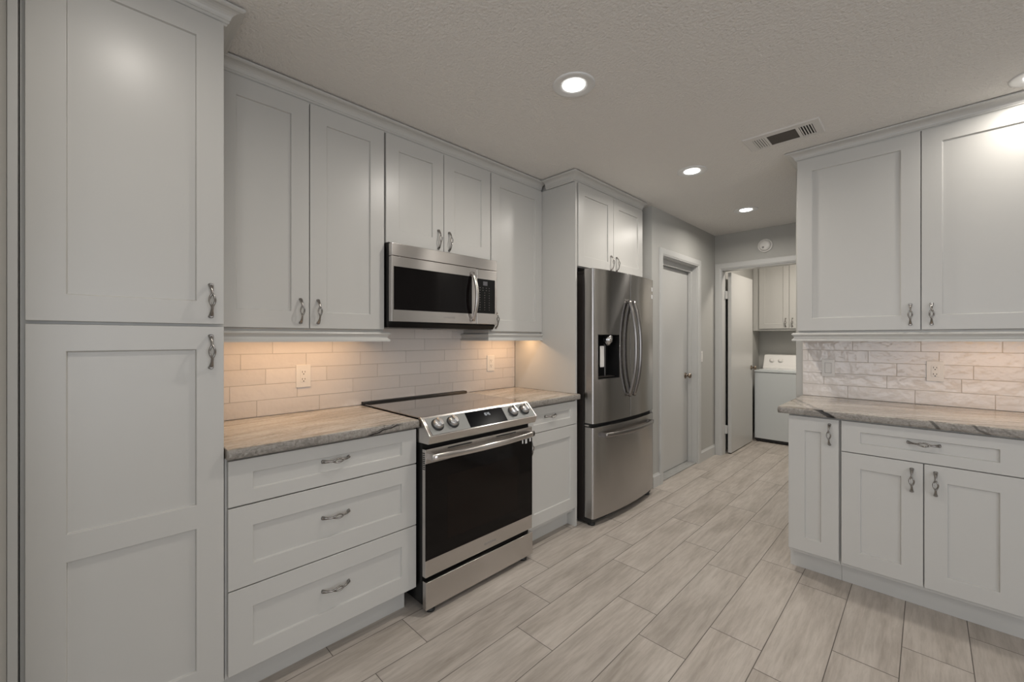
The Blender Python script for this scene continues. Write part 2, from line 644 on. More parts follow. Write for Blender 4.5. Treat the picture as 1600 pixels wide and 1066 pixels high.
def thing(name, label, cat, loc, group=None):
    o = bpy.data.objects.new(name, None)
    o.empty_display_size = 0.1
    COL.objects.link(o)
    o.location = loc
    return tag(o, label, cat, group)


def tag(o, label, cat, group=None):
    o['label'] = label
    o['category'] = cat
    if group:
        o['group'] = group
    return o


def struct(o, label=None, cat=None):
    o['kind'] = 'structure'
    if label:
        o['label'] = label
    if cat:
        o['category'] = cat
    return o


def mp(face, front):
    """maps (a, z, depth behind the front face) to the world: face 'x' looks along +x, face 'y' looks along -y"""
    if face == 'x':
        return lambda a, z, d: (front - d, a, z)
    return lambda a, z, d: (a, front + d, z)


def shaker(name, parent, face, a0, a1, z0, z1, front, th=0.02, stile=0.078, mids=(), recess=0.009, rail=None, m=None):
    f = mp(face, front)
    rail = rail or stile
    mb = MB()
    A = [a0, a0 + stile, a1 - stile, a1]
    Z = [z0, z0 + rail]
    for lo, hi in mids:
        Z += [lo, hi]
    Z += [z1 - rail, z1]
    c = 0.002
    for i in range(3):
        for j in range(len(Z) - 1):
            panel = i == 1 and j % 2 == 1
            p, q, r, s = A[i], A[i + 1], Z[j], Z[j + 1]
            if not panel:
                mb.face([f(p, r, 0), f(q, r, 0), f(q, s, 0), f(p, s, 0)])
            else:
                o4 = [(p, r), (q, r), (q, s), (p, s)]
                i4 = [(p + c, r + c), (q - c, r + c), (q - c, s - c), (p + c, s - c)]
                mb.face([f(x, y, recess) for x, y in i4])
                for k in range(4):
                    k2 = (k + 1) % 4
                    mb.face([f(*o4[k], 0), f(*o4[k2], 0), f(*i4[k2], recess), f(*i4[k], recess)])
    # sides and back: split along the same cuts so that the mesh welds
    for j in range(len(Z) - 1):
        for a in (a0, a1):
            mb.face([f(a, Z[j], 0), f(a, Z[j + 1], 0), f(a, Z[j + 1], th), f(a, Z[j], th)])
    for i in range(3):
        for z in (z0, z1):
            mb.face([f(A[i], z, 0), f(A[i + 1], z, 0), f(A[i + 1], z, th), f(A[i], z, th)])
    for i in range(3):
        for j in range(len(Z) - 1):
            mb.face([f(A[i], Z[j], th), f(A[i + 1], Z[j], th), f(A[i + 1], Z[j + 1], th), f(A[i], Z[j + 1], th)])
    return mb.build(name, m or M['cabinet'], parent, 0.0016, weld=True)


HANDLE = {}


def handle_mesh():
    """bow pull with a knotted eye: length along Z, stands off along +X"""
    if 'm' in HANDLE:
        return HANDLE['m']
    mb = MB()
    H = 0.056

    def out(t):
        return 0.027 * (1 - abs(t) ** 3.2)
    for s in (-1, 1):
        pts, rad = [], []
        for k in range(17):
            t = -0.42 + 0.84 * k / 16
            w = math.cos(PI * t / 0.84)
            pts.append((out(t) + s * 0.0022 * math.sin(PI * t / 0.42), s * 0.0080 * w, H * t))
            rad.append((0.0034, 0.0036))
        mb.sweep(pts, rad, 8)
    for s in (-1, 1):
        pts, rad = [], []
        for k in range(13):
            t = 0.36 + 0.64 * k / 12
            pts.append((out(t) - (0.0015 if t > 0.97 else 0), 0, s * H * t))
            g = max(0, (t - 0.55) / 0.45)
            rad.append((0.0040 + 0.0046 * g ** 1.3, 0.0038 + 0.0014 * g))
        mb.sweep(pts, rad, 10)
        mb.lathe((0, 0, s * H * 0.955), (1, 0, 0), [(-0.001, 0.0072), (0.006, 0.0066), (0.010, 0.0045)], 14)
    o = mb.build('handle', M['nickel'])
    HANDLE['m'] = o.data
    bpy.data.objects.remove(o)
    return HANDLE['m']


def handle(parent, face, a, z, vertical, front, label=None):
    o = bpy.data.objects.new('handle', handle_mesh())
    COL.objects.link(o)
    o.parent = parent
    o.location = Vector(mp(face, front)(a, z, -0.0005)) - offset_of(parent)
    R = Matrix.Rotation(-PI / 2 if face == 'y' else 0, 3, 'Z') @ Matrix.Rotation(0 if vertical else PI / 2, 3, 'X')
    o.rotation_euler = R.to_euler()
    return o


def moulding(name, parent, path, outs, prof, m):
    """sweeps a closed (out, z) profile along a plan path with mitred corners; outs[i]: outward normal of segment i"""
    n = len(path)
    rings = []
    for i in range(n):
        p = Vector(path[i])
        if i == 0:
            d = Vector(outs[0])
        elif i == n - 1:
            d = Vector(outs[-1])
        else:
            a, b = Vector(outs[i - 1]), Vector(outs[i])
            d = (a + b) / (1 + a.dot(b))
        rings.append([(p.x + d.x * q, p.y + d.y * q, z) for q, z in prof])
    mb = MB()
    mb.rings(rings)
    for f in mb.bm.faces:
        f.smooth = False
    return mb.build(name, m, parent)


def crown_prof(z0, z1, w):
    h = z1 - z0
    pts = [(0, 0), (0.10, 0), (0.16, 0.05), (0.16, 0.13), (0.22, 0.16), (0.26, 0.22), (0.26, 0.30)]
    for k in range(7):
        t = k / 6 * PI / 2
        pts.append((0.30 + 0.58 * (1 - math.cos(t)), 0.32 + 0.48 * math.sin(t)))
    pts += [(0.92, 0.82), (1.0, 0.86), (1.0, 1.0), (0, 1.0)]
    return [(a * w, z0 + b * h) for a, b in pts]


RAIL_PROF = [(0, 1.373), (0.004, 1.373), (0.004, 1.364), (0.024, 1.364), (0.031, 1.360), (0.033, 1.355), (0.030, 1.350), (0.024, 1.346),
             (0.020, 1.338), (0.022, 1.330), (0.028, 1.326), (0.031, 1.322), (0.031, 1.314), (-0.004, 1.314), (-0.004, 1.35), (0, 1.36)]

# ================================================================== THE SETTING
# floor: every tile a quad of the one floor mesh, grout below
PITCH, LEN = 0.2102, 0.828
OFFS = {0: .704, 1: .200, 2: .787, 3: .548, 4: .252, 5: .072, 6: .348, 7: .219, 8: .564, 9: .804, 10: .266}
X0F = 0.820 - 2 * PITCH


def build_floor():
    mb = MB()
    rnd = []
    xa, xb, ya, yb = 0.0, 6.0, -4.0, 6.8
    rg = random.Random(3)
    for r in range(-2, 28):
        x0, x1 = X0F + r * PITCH, X0F + (r + 1) * PITCH
        off = OFFS.get(r, rg.random() * LEN)
        k0 = int(math.floor((ya - off) / LEN))
        for k in range(k0, int((yb - ya) / LEN) + k0 + 3):
            y0, y1 = off + k * LEN, off + (k + 1) * LEN
            g = 0.0016
            q = (max(x0 + g, xa), max(y0 + g, ya), min(x1 - g, xb), min(y1 - g, yb))
            if q[2] - q[0] < 0.004 or q[3] - q[1] < 0.004:
                continue
            mb.mi = 0
            mb.face([(q[0], q[1], 0), (q[2], q[1], 0), (q[2], q[3], 0), (q[0], q[3], 0)])
            rnd.append(rg.random())
    mb.mi = 1
    mb.box(xa, ya, -0.12, xb, yb, -0.0012)
    o = mb.build('floor', [M['floor'], M['floor_grout']])
    at = o.data.attributes.new('tile_rand', 'FLOAT', 'FACE')
    for i in range(len(o.data.polygons)):
        at.data[i].value = rnd[i] if i < len(rnd) else 0.5
    return struct(o)


build_floor()
struct(box('ceiling', M['ceiling'], (-0.1, -4.1, CEIL, 6.1, 6.9, CEIL + 0.1)))
struct(box('wall_left', M['wall_white'], (-0.1, -4.0, 0, 0, 6.8, CEIL)))
struct(box('wall_near', M['wall'], (0, -0.29, 0, 1.02, -0.169, CEIL), bevel=0.006))
# hall wall with its doorway; its near end is the side of the refrigerator alcove
HX, HT = 0.638, 0.138
mb = MB()
mb.box(0, 3.495, 0, HX, 3.60, CEIL)
mb.box(HX - HT, 3.60, 0, HX, 3.690, CEIL)
mb.box(HX - HT, 3.690, 2.10, HX, 4.532, CEIL)
mb.box(HX - HT, 4.532, 0, HX, 5.04, CEIL)
struct(mb.build('wall_hall', M['wall']))
# end wall with the laundry doorway
EY, ET = 5.04, 0.115
mb = MB()
mb.box(0.5, EY, 0, 0.706, EY + ET, CEIL)
mb.box(0.706, EY, 2.115, 1.56, EY + ET, CEIL)
mb.box(1.56, EY, 0, 3.0, EY + ET, CEIL)
struct(mb.build('wall_end', M['wall']))
# partition behind the right-hand cabinets
YP = 3.480
struct(box('wall_partition', M['wall'], (1.716, YP, 0, 6.0, YP + 0.12, CEIL), bevel=0.004))
mb = MB()
mb.box(3.0, YP + 0.12, 0, 3.1, 3.80, CEIL)
mb.box(3.0, 4.90, 0, 3.1, EY, CEIL)
mb.box(3.0, 3.80, 0, 3.1, 4.90, 0.5)  # unseen opening, cut to let the added hall fill in
mb.box(3.0, 3.80, 2.2, 3.1, 4.90, CEIL)
struct(mb.build('wall_hall_right', M['wall']))
# laundry
mb = MB()
mb.box(0.55, EY + ET, 0, 0.655, 6.75, CEIL)
struct(mb.build('wall_laundry_left', M['wall']))
struct(box('wall_laundry_back', M['wall'], (0.5, 6.75, 0, 2.5, 6.8, CEIL)))
struct(box('wall_laundry_right', M['wall'], (2.4, EY + ET, 0, 2.5, 6.75, CEIL)))
# room behind the photographer
mb = MB()
mb.box(-0.1, -4.1, 0, 0.8, -4.0, CEIL)
mb.box(4.4, -4.1, 0, 6.0, -4.0, CEIL)
mb.box(0.8, -4.1, 0, 4.4, -4.0, 0.5)
mb.box(0.8, -4.1, 2.3, 4.4, -4.0, CEIL)
struct(mb.build('wall_back', M['wall_white']))
mb = MB()
mb.box(6.0, -4.1, 0, 6.1, -2.2, CEIL)
mb.box(6.0, 1.0, 0, 6.1, 6.8, CEIL)
mb.box(6.0, -2.2, 2.35, 6.1, 1.0, CEIL)
mb.box(6.0, -2.2, 0, 6.1, 1.0, 0.25)
struct(mb.build('wall_right', M['wall_white']))


# door casings, jambs, baseboards
def casing(mb, face, front, a0, a1, ztop, w, t):
    f = mp(face, front)
    prof = [(0, 0), (w, 0), (w, t * 0.7), (w * 0.9, t), (w * 0.25, t), (0.10 * w, t * 0.7), (0, t * 0.55)]

    def bar(p0, p1, q):
        rs = []
        for base, dirv in (p0, p1):
            rs.append([f(base[0] + dirv[0] * u * 1.0, base[1] + dirv[1] * u, -d) for u, d in q])
        mb.rings(rs)
        for fc in mb.bm.faces:
            fc.smooth = False
    bar(((a0, 0), (-1, 0)), ((a0, ztop), (-1, 1)), prof)
    bar(((a0, ztop), (-1, 1)), ((a1, ztop), (1, 1)), prof)
    bar(((a1, ztop), (1, 1)), ((a1, 0), (1, 0)), prof)


mb = MB()
casing(mb, 'x', HX, 3.697, 4.526, 2.095, 0.066, 0.018)
# jambs and stops
mb.box(0.515, 3.690, 0, HX, 3.704, 2.10)
mb.box(0.515, 4.519, 0, HX, 4.532, 2.10)
mb.box(0.515, 3.704, 2.088, HX, 4.519, 2.10)
mb.box(0.545, 3.704, 2.04, 0.580, 4.519, 2.088)
mb.box(0.545, 3.704, 0, 0.580, 3.716, 2.04)
mb.box(0.545, 4.507, 0, 0.580, 4.519, 2.04)
struct(mb.build('trim_1', M['trim']))
mb = MB()
casing(mb, 'y', EY, 0.712, 1.555, 2.11, 0.070, 0.018)
mb.box(0.706, EY, 0, 0.718, EY + ET, 2.115)
mb.box(1.545, EY, 0, 1.56, EY + ET, 2.115)
mb.box(0.718, EY, 2.10, 1.545, EY + ET, 2.115)
struct(mb.build('trim_2', M['trim']))
struct(box('trim_3', M['trim'], (0.30, -0.1685, 0, 0.605, -0.149, CEIL - 0.003), bevel=0.002))   # filler strip beside the pantry
struct(box('trim_4', M['threshold'], (0.500, 3.704, 0.0, 0.632, 4.519, 0.012), bevel=0.003))    # sill of the hall door


def baseboard(name, face, front, a0, a1, h=0.115, t=0.014):
    f = mp(face, front)
    prof = [(0, 0), (t, 0), (t, h * 0.82), (t * 0.5, h * 0.93), (t * 0.35, h), (0, h)]
    mb = MB()
    mb.rings([[f(a, z, -d) for d, z in prof] for a in (a0, a1)])
    for fc in mb.bm.faces:
        fc.smooth = False
    return struct(mb.build(name, M['trim']))


baseboard('baseboard_hall', 'x', HX, 4.594, 5.04)
baseboard('baseboard_alcove', 'x', HX, 3.495, 3.630)
baseboard('baseboard_end', 'y', EY, 0.638, 0.641)
baseboard('baseboard_laundry', 'y', 6.75, 0.655, 0.77)

# hall door (closed) and laundry door (open)
d1 = struct(box('door_1', M['door'], (0.502, 3.707, 0.016, 0.540, 4.516, 2.038), bevel=0.002))


def knob(parent, c, axis, m):
    mb = MB()
    mb.lathe(c, axis, [(0, 0.031), (0.005, 0.031), (0.009, 0.024), (0.011, 0.012), (0.030, 0.010), (0.034, 0.016), (0.042, 0.026), (0.052, 0.027), (0.060, 0.020), (0.063, 0.008)], 24)
    return mb.build('knob', m, parent)


knob(d1, (0.540, 4.455, 0.935), (1, 0, 0), M['bronze'])
d2 = struct(box('door_2', M['door'], (0.7385, 5.166, 0.012, 0.7755, 5.985, 2.088), bevel=0.0025))
knob(d2, (0.7755, 5.925, 0.957), (1, 0, 0), M['bronze'])
knob(d2, (0.7385, 5.925, 0.957), (-1, 0, 0), M['bronze'])
for z in (1.83, 0.28):
    mb = MB()
    mb.box(0.7185, 5.125, z - 0.045, 0.7382, 5.172, z + 0.045)
    mb.lathe((0.7366, 5.1605, z - 0.047), (0, 0, 1), [(0, 0.0035), (0.094, 0.0035)], 10)
    mb.build('hinge', M['trim'], d2)


# ------------------------------------------------------------------ backsplashes
def splash(name, face, front, a0, a1, zrows, starts, tw, label, notch=None):
    """starts: one joint position per row; tiles sit proud of a grout bed"""
    f = mp(face, front)
    mb = MB()
    rnd = []
    rg = random.Random(11)
    g = 0.0008
    for (z0, z1), s in zip(zrows, starts):
        k0 = math.floor((a0 - s) / tw)
        for k in range(int(k0), int(k0) + int((a1 - a0) / tw) + 3):
            p, q = s + k * tw, s + (k + 1) * tw
            p, q = max(p + g, a0), min(q - g, a1)
            if q - p < 0.006:
                continue
            d = [rg.uniform(-0.0006, 0.0006) for _ in range(4)]
            e = 0.0013
            zz0, zz1 = z0 + g, z1 - g
            inner = [f(p + e, zz0 + e, d[0]), f(q - e, zz0 + e, d[1]), f(q - e, zz1 - e, d[2]), f(p + e, zz1 - e, d[3])]
            outer = [f(p, zz0, 0.0022), f(q, zz0, 0.0022), f(q, zz1, 0.0022), f(p, zz1, 0.0022)]
            mb.mi = 0
            v = rg.random()
            mb.face(inner)
            rnd.append(v)
            for i in range(4):
                j = (i + 1) % 4
                mb.face([outer[i], outer[j], inner[j], inner[i]])
                rnd.append(v)
    mb.mi = 1
    zlo, zhi = zrows[0][0], zrows[-1][1]
    b0, b1 = f(a0, zlo, 0.0075), f(a1, zhi, 0.0016)
    mb.box(min(b0[0], b1[0]), min(b0[1], b1[1]), zlo, max(b0[0], b1[0]), max(b0[1], b1[1]), zhi)
    o = mb.build(name, [M['tile'], M['grout']])
    at = o.data.attributes.new('tile_rand', 'FLOAT', 'FACE')
    for i in range(len(o.data.polygons)):
        at.data[i].value = rnd[i] if i < len(rnd) else 0.5
    return tag(o, label, 'backsplash')


ROWS = [(0.9385, 1.020), (1.020, 1.098), (1.098, 1.176), (1.176, 1.2515), (1.2515, 1.328), (1.328, 1.405)]
splash('tile_backsplash', 'x', 0.008, 0.327, 2.399, ROWS, [.569, .455, .608, .5, .640, 1.472], 0.302,
       'glossy white subway tile backsplash behind the stove and long counter')
splash('tile_backsplash', 'y', YP - 0.008, 1.757, 2.90, ROWS, [2.002, 2.192, 2.237, 2.103, 2.027, 2.18], 0.3155,
       'glossy white subway tile backsplash above the right-hand counter')

# ================================================================== CABINETS
FX = 0.61          # front of base doors
UX = 0.30          # front of wall-cabinet doors
DT, DB = 2.443, 1.378


def carcass(parent, b):
    return box('carcass', M['cabinet'], b, parent, 0.0015)


# pantry
t = thing('pantry_cabinet', 'tall white pantry cabinet with one door above another at left edge', 'cabinet', (0.3, 0.09, 0))
carcass(t, (0.003, -0.147, 0.10, FX - 0.022, 0.326, 2.500))
box('toe_kick', M['cabinet'], (0.05, -0.147, 0, 0.535, 0.322, 0.10), t)
d = shaker('door', t, 'x', -0.136, 0.3225, 1.380, DT, FX)
handle(d, 'x', 0.2845, 1.461, True, FX)
d = shaker('door', t, 'x', -0.136, 0.3225, 0.118, 1.3705, FX, mids=[(0.681, 0.762)])
handle(d, 'x', 0.2845, 1.284, True, FX)
moulding('crown_moulding', t, [(0.345, 0.326), (FX - 0.02, 0.326), (FX - 0.02, -0.147)], [(0, 1), (1, 0)], crown_prof(2.444, 2.503, 0.056), M['cabinet'])

# wall cabinets of the left run
GW = 'white shaker wall cabinets over the long counter'
t = thing('wall_cabinet', 'wide white two-door wall cabinet beside the tall pantry', 'cabinet', (0.14, 0.72, 1.374), GW)
carcass(t, (0.003, 0.329, 1.374, UX - 0.022, 1.1045, 2.440))
for a0, a1, ha in ((0.345, 0.7165, 0.6785), (0.7205, 1.1005, 0.7575)):
    d = shaker('door', t, 'x', a0, a1, DB, DT, UX)
    handle(d, 'x', ha, 1.458, True, UX)
moulding('light_rail', t, [(UX - 0.024, 0.329), (UX - 0.024, 1.1025), (0.003, 1.1025)], [(1, 0), (0, 1)], RAIL_PROF, M['cabinet'])
t = thing('wall_cabinet', 'short white two-door wall cabinet directly above the microwave', 'cabinet', (0.14, 1.49, 1.85), GW)
carcass(t, (0.003, 1.1055, 1.847, UX - 0.022, 1.873, 2.440))
for a0, a1, ha in ((1.1115, 1.4895, 1.4515), (1.4935, 1.8705, 1.530)):
    d = shaker('door', t, 'x', a0, a1, 1.850, DT, UX)
    handle(d, 'x', ha, 1.921, True, UX)
t = thing('wall_cabinet', 'white single-door wall cabinet between microwave and refrigerator panel', 'cabinet', (0.14, 2.14, 1.374), GW)
carcass(t, (0.003, 1.874, 1.374, UX - 0.022, 2.3985, 2.440))
d = shaker('door', t, 'x', 1.879, 2.3975, DB, DT, UX)
handle(d, 'x', 1.917, 1.455, True, UX)
moulding('light_rail', t, [(0.003, 1.876), (UX - 0.024, 1.876), (UX - 0.024, 2.3985)], [(0, -1), (1, 0)], RAIL_PROF, M['cabinet'])
t = thing('crown_moulding', 'white crown moulding along the top of the left wall cabinets', 'moulding', (0.15, 1.36, 2.44))
moulding('strip', t, [(UX - 0.02, 0.3275), (UX - 0.02, 2.3985)], [(1, 0)], crown_prof(2.4445, 2.503, 0.060), M['cabinet'])
box('riser', M['cabinet'], (0.003, 0.3275, 2.4415, UX - 0.021, 2.3985, CEIL - 0.002), t)

# cabinet over the refrigerator and its side panel
t = thing('refrigerator_cabinet', 'deep white two-door cabinet above the refrigerator', 'cabinet', (0.3, 2.9, 1.845), )
carcass(t, (0.003, 2.4205, 1.845, FX - 0.022, 3.386, 2.500))
for a0, a1, ha in ((2.4345, 2.9025, 2.8645), (2.9065, 3.3775, 2.9445)):
    d = shaker('door', t, 'x', a0, a1, 1.848, DT, FX)
    handle(d, 'x', ha, 1.921, True, FX)
moulding('crown_moulding', t, [(UX + 0.046, 2.3995), (FX - 0.02, 2.3995), (FX - 0.02, 3.388)], [(0, -1), (1, 0)], crown_prof(2.4445, 2.503, 0.058), M['cabinet'])
tag(box('side_panel', M['cabinet'], (0.010, 2.4005, 0.9385, FX - 0.001, 2.4190, 2.443), bevel=0.0015),
    'tall white panel standing on the counter beside the refrigerator', 'panel')

# base cabinets of the left run
t = thing('base_cabinet', 'wide white three-drawer base cabinet left of the stove', 'cabinet', (0.3, 0.72, 0))
carcass(t, (0.003, 0.328, 0.105, FX - 0.022, 1.1065, 0.8985))
box('toe_kick', M['cabinet'], (0.05, 0.328, 0, 0.535, 1.083, 0.105), t)
for z0, z1, hz, st in ((0.121, 0.4215, 0.284, 0.078), (0.4255, 0.7195, 0.587, 0.078), (0.7245, 0.890, 0.820, 0.052)):
    d = shaker('drawer', t, 'x', 0.335, 1.1045, z0, z1, FX, rail=st)
    handle(d, 'x', 0.7195, hz, False, FX if st > 0.06 and False else FX - 0.009)
t = thing('base_cabinet', 'narrow white base cabinet with drawer over door right of the stove', 'cabinet', (0.3, 2.14, 0))
carcass(t, (0.003, 1.8785, 0.105, FX - 0.022, 2.400, 0.8985))
box('toe_kick', M['cabinet'], (0.05, 1.8785, 0, 0.535, 2.400, 0.105), t)
box('end_panel', M['cabinet'], (0.003, 2.4005, 0, FX - 0.001, 2.418, 0.8985), t, 0.0012)
d = shaker('drawer', t, 'x', 1.8815, 2.4165, 0.7285, 0.890, FX + 0.001, rail=0.052)
handle(d, 'x', 2.129, 0.820, False, FX - 0.008)
d = shaker('door', t, 'x', 1.8815, 2.4165, 0.135, 0.7245, FX + 0.001)
handle(d, 'x', 1.9195, 0.643, True, FX + 0.001)

# right-hand run
YF, YU = 2.827, 3.155
t = thing('base_cabinet', 'narrow white one-door base cabinet at the open end of the right counter', 'cabinet', (1.92, 3.15, 0))
carcass(t, (1.8025, YF + 0.022, 0.105, 2.0365, YP - 0.003, 0.8985))
box('toe_kick', M['cabinet'], (1.7985, YF + 0.074, 0, 2.0365, YF + 0.50, 0.105), t)
d = shaker('door', t, 'y', 1.8025, 2.0325, 0.127, 0.890, YF)
handle(d, 'y', 1.9925, 0.806, True, YF)
t = thing('base_cabinet', 'white base cabinet with one wide drawer above two doors', 'cabinet', (2.36, 3.15, 0))
carcass(t, (2.0375, YF + 0.022, 0.105, 2.684, YP - 0.003, 0.8985))
box('toe_kick', M['cabinet'], (2.0375, YF + 0.074, 0, 2.684, YF + 0.50, 0.105), t)
d = shaker('drawer', t, 'y', 2.0435, 2.6755, 0.7275, 0.890, YF, rail=0.052)
handle(d, 'y', 2.357, 0.818, False, YF + 0.009)
for a0, a1, ha in ((2.0435, 2.3555, 2.316), (2.3595, 2.6755, 2.398)):
    d = shaker('door', t, 'y', a0, a1, 0.127, 0.7235, YF)
    handle(d, 'y', ha, 0.636, True, YF)
t = thing('wall_cabinet', 'white two-door wall cabinet over the right-hand counter', 'cabinet', (2.34, 3.3, 1.374))
carcass(t, (1.7855, YU + 0.022, 1.374, 2.912, YP - 0.003, 2.443))
for a0, a1, ha in ((1.7835, 2.3435, 2.304), (2.3475, 2.9085, 2.386)):
    d = shaker('door', t, 'y', a0, a1, DB, 2.4525, YU)
    handle(d, 'y', ha, 1.461, True, YU)
moulding('light_rail', t, [(1.7865, YP - 0.003), (1.7865, YU + 0.024), (2.912, YU + 0.024)], [(-1, 0), (0, -1)], RAIL_PROF, M['cabinet'])
moulding('crown_moulding', t, [(1.7855, YP - 0.003), (1.7855, YU + 0.02), (2.912, YU + 0.02)], [(-1, 0), (0, -1)], crown_prof(2.4535, 2.506, 0.062), M['cabinet'])
box('riser', M['cabinet'], (1.80, YU + 0.022, 2.4435, 2.912, YP - 0.003, CEIL - 0.002), t)


# ------------------------------------------------------------------ countertops
def counter(label, b, open_sides, top_mat, cat='countertop'):
    """slab whose exposed edges are rough stone, with shade in their colour"""
    x0, y0, z0, x1, y1, z1 = b
    t = thing('countertop', label, cat, ((x0 + x1) / 2, (y0 + y1) / 2, z0))
    box('slab', top_mat, b, t, 0.003)
    e = 0.004
    rg = random.Random(int(y0 * 100))
    for s in open_sides:
        mb = MB()
        n = 90
        rows = []
        for k in range(n + 1):
            u = k / n
            w = rg.uniform(-0.0012, 0.0012)
            prof = [(0.0002, z1 - 0.0035), (e * 0.6 + w, z1 - 0.006), (e + w, z1 - 0.012), (e + rg.uniform(-0.001, 0.001), z1 - 0.022), (e + w, z0 + 0.006), (e * 0.3, z0 + 0.0005), (0.0002, z0 + 0.0005)]
            if s == 'x1':
                rows.append([(x1 + d - 0.0005, y0 + (y1 - y0) * u, z) for d, z in prof])
            elif s == 'y0':
                rows.append([(x0 + (x1 - x0) * u, y0 - d + 0.0005, z) for d, z in prof])
            elif s == 'y1':
                rows.append([(x0 + (x1 - x0) * u, y1 + d - 0.0005, z) for d, z in prof])
            elif s == 'x0':
                rows.append([(x0 - d + 0.0005, y0 + (y1 - y0) * u, z) for d, z in prof])
        mb.rings(rows)
        mb.build('edge', M['granite_edge'], t)
    return t


counter('streaked beige granite countertop over the three drawers', (0.0085, 0.328, 0.9, 0.631, 1.1065, 0.938), ['x1'], M['granite'])
counter('short beige granite countertop between stove and refrigerator', (0.0085, 1.8785, 0.9, 0.631, 2.425, 0.938), ['x1'], M['granite'])
counter('beige granite countertop of the right-hand run with overhanging end', (1.757, 2.803, 0.9, 2.91, YP - 0.0085, 0.938), ['y0', 'x0'], M['granite_across'])

# lamps below the wall cabinets (a slim bar behind each light rail)
def under_light(label, b, watts, along):
    x0, y0, x1, y1 = b
    t = thing('under_cabinet_light', label, 'light', ((x0 + x1) / 2, (y0 + y1) / 2, 1.36))
    box('housing', M['plastic_white'], (x0, y0, 1.361, x1, y1, 1.3735), t, 0.001)
    box('diffuser', M['bar_lens'], (x0 + 0.004, y0 + 0.004, 1.3595, x1 - 0.004, y1 - 0.004, 1.3612), t)
    l = area('lamp_light', ((x0 + x1) / 2, (y0 + y1) / 2, 1.357), (0, 0, 0), x1 - x0, y1 - y0, watts, (1.0, 0.60, 0.30))
    l.parent = t
    l.location = Vector(l.location) - t.location


under_light('slim warm light bar under the wide wall cabinet beside the pantry', (0.165, 0.42, 0.195, 1.04), 1.3, 1)
under_light('slim warm light bar under the single-door wall cabinet', (0.165, 2.04, 0.195, 2.35), 0.95, 1)
under_light('slim warm light bar under the right-hand wall cabinet', (2.46, 3.205, 2.86, 3.235), 0.72, 0)

# ================================================================== APPLIANCES
# ------------------------------------------------------------------ range
RY0, RY1 = 1.1125, 1.8725
t = thing('electric_range', 'stainless slide-in electric range with black glass oven door', 'stove', (0.34, 1.49, 0))
mb = MB()
mb.box(0.03, RY0 + 0.003, 0.045, 0.644, RY1 - 0.003, 0.925)
mb.build('body', M['black'], t)
for y in (RY0 + 0.05, RY1 - 0.05):
    for x in (0.10, 0.645):
        MB().lathe((x, y, 0.0), (0, 0, 1), [(0, 0.022), (0.012, 0.022), (0.016, 0.014), (0.046, 0.012)], 16).build('foot', M['black_plastic'], t)
mb = MB()
mb.box(0.012, RY0, 0.9405, 0.632, RY1, 0.9465)
ct = mb.build('cooktop', M['cooktop'], t, 0.002)
mb = MB()
mb.prism([(0.010, 0.9395), (0.050, 0.9395), (0.050, 0.9475), (0.043, 0.957), (0.010, 0.957)], 1, RY0 - 0.004, RY1 + 0.002)
mb.build('rear_trim', M['black'], t, 0.0015)
# control panel
P0, P1, P2, P3 = (0.633, 0.9475), (0.7155, 0.866), (0.700, 0.826), (0.600, 0.822)
mb = MB()
mb.prism([P3, P2, P1, P0, (0.622, 0.9475), (0.60, 0.92)], 1, RY0, RY1)
cp = mb.build('control_panel', M['steel'], t, 0.003)
sl = Vector((P1[0] - P0[0], 0, P1[1] - P0[1]))
sn = Vector((-sl.z, 0, sl.x)).normalized()     # outward normal of the slope


def on_slope(u, y, h):
    return Vector((P0[0], y, P0[1])) + sl * u + sn * h


def slope_plate(name, u0, u1, y0, y1, h, m, par, shift=0.0, bevel=0.0004):
    mb = MB()
    lo = [on_slope(u0, y0, 0.0002), on_slope(u1, y0 + shift, 0.0002), on_slope(u1, y1 + shift, 0.0002), on_slope(u0, y1, 0.0002)]
    hi = [p + sn * h for p in lo]
    mb.rings([lo, hi])
    for f in mb.bm.faces:
        f.smooth = False
    return mb.build(name, m, par)


slope_plate('faceplate', 0.12, 0.95, RY0 + 0.018, RY1 - 0.012, 0.0012, M['panel_steel'], cp)
M['display_black'] = simple('black_display_panel', (0.004, 0.004, 0.005, 1), 0.2, spec=0.02, var=0.1)
dp = slope_plate('display', 0.14, 0.93, 1.374, 1.640, 0.0020, M['display_black'], cp, -0.010)
mb = MB()
SEG = {'0': 'abcdef', '1': 'bc', '4': 'bcfg', '5': 'acdfg'}
SP = {'a': (0, 1, 1, 1), 'b': (1, 1, 1, .5), 'c': (1, .5, 1, 0), 'd': (0, 0, 1, 0), 'e': (0, .5, 0, 0), 'f': (0, 1, 0, .5), 'g': (0, .5, 1, .5)}
yy = 1.492
for ch in '10:45':
    if ch == ':':
        for u in (0.33, 0.41):
            mb.rings([[on_slope(u + a, yy + b, h) for a, b in ((0, 0), (.02, 0), (.02, .002), (0, .002))] for h in (0.0021, 0.0024)])
        yy += 0.006
        continue
    for s in SEG[ch]:
        a0, b0, a1, b1 = SP[s]
        w, h = 0.0055, 0.13
        ya, yb = yy + min(a0, a1) * w, yy + max(a0, a1) * w + 0.0013
        ua, ub = 0.44 - max(b0, b1) * h, 0.44 - min(b0, b1) * h + 0.014
        mb.rings([[on_slope(p, q, hh) for p, q in ((ua, ya), (ub, ya), (ub, yb), (ua, yb))] for hh in (0.0021, 0.0024)])
    yy += 0.0095
mb.build('clock_digits', M['clock'], dp)
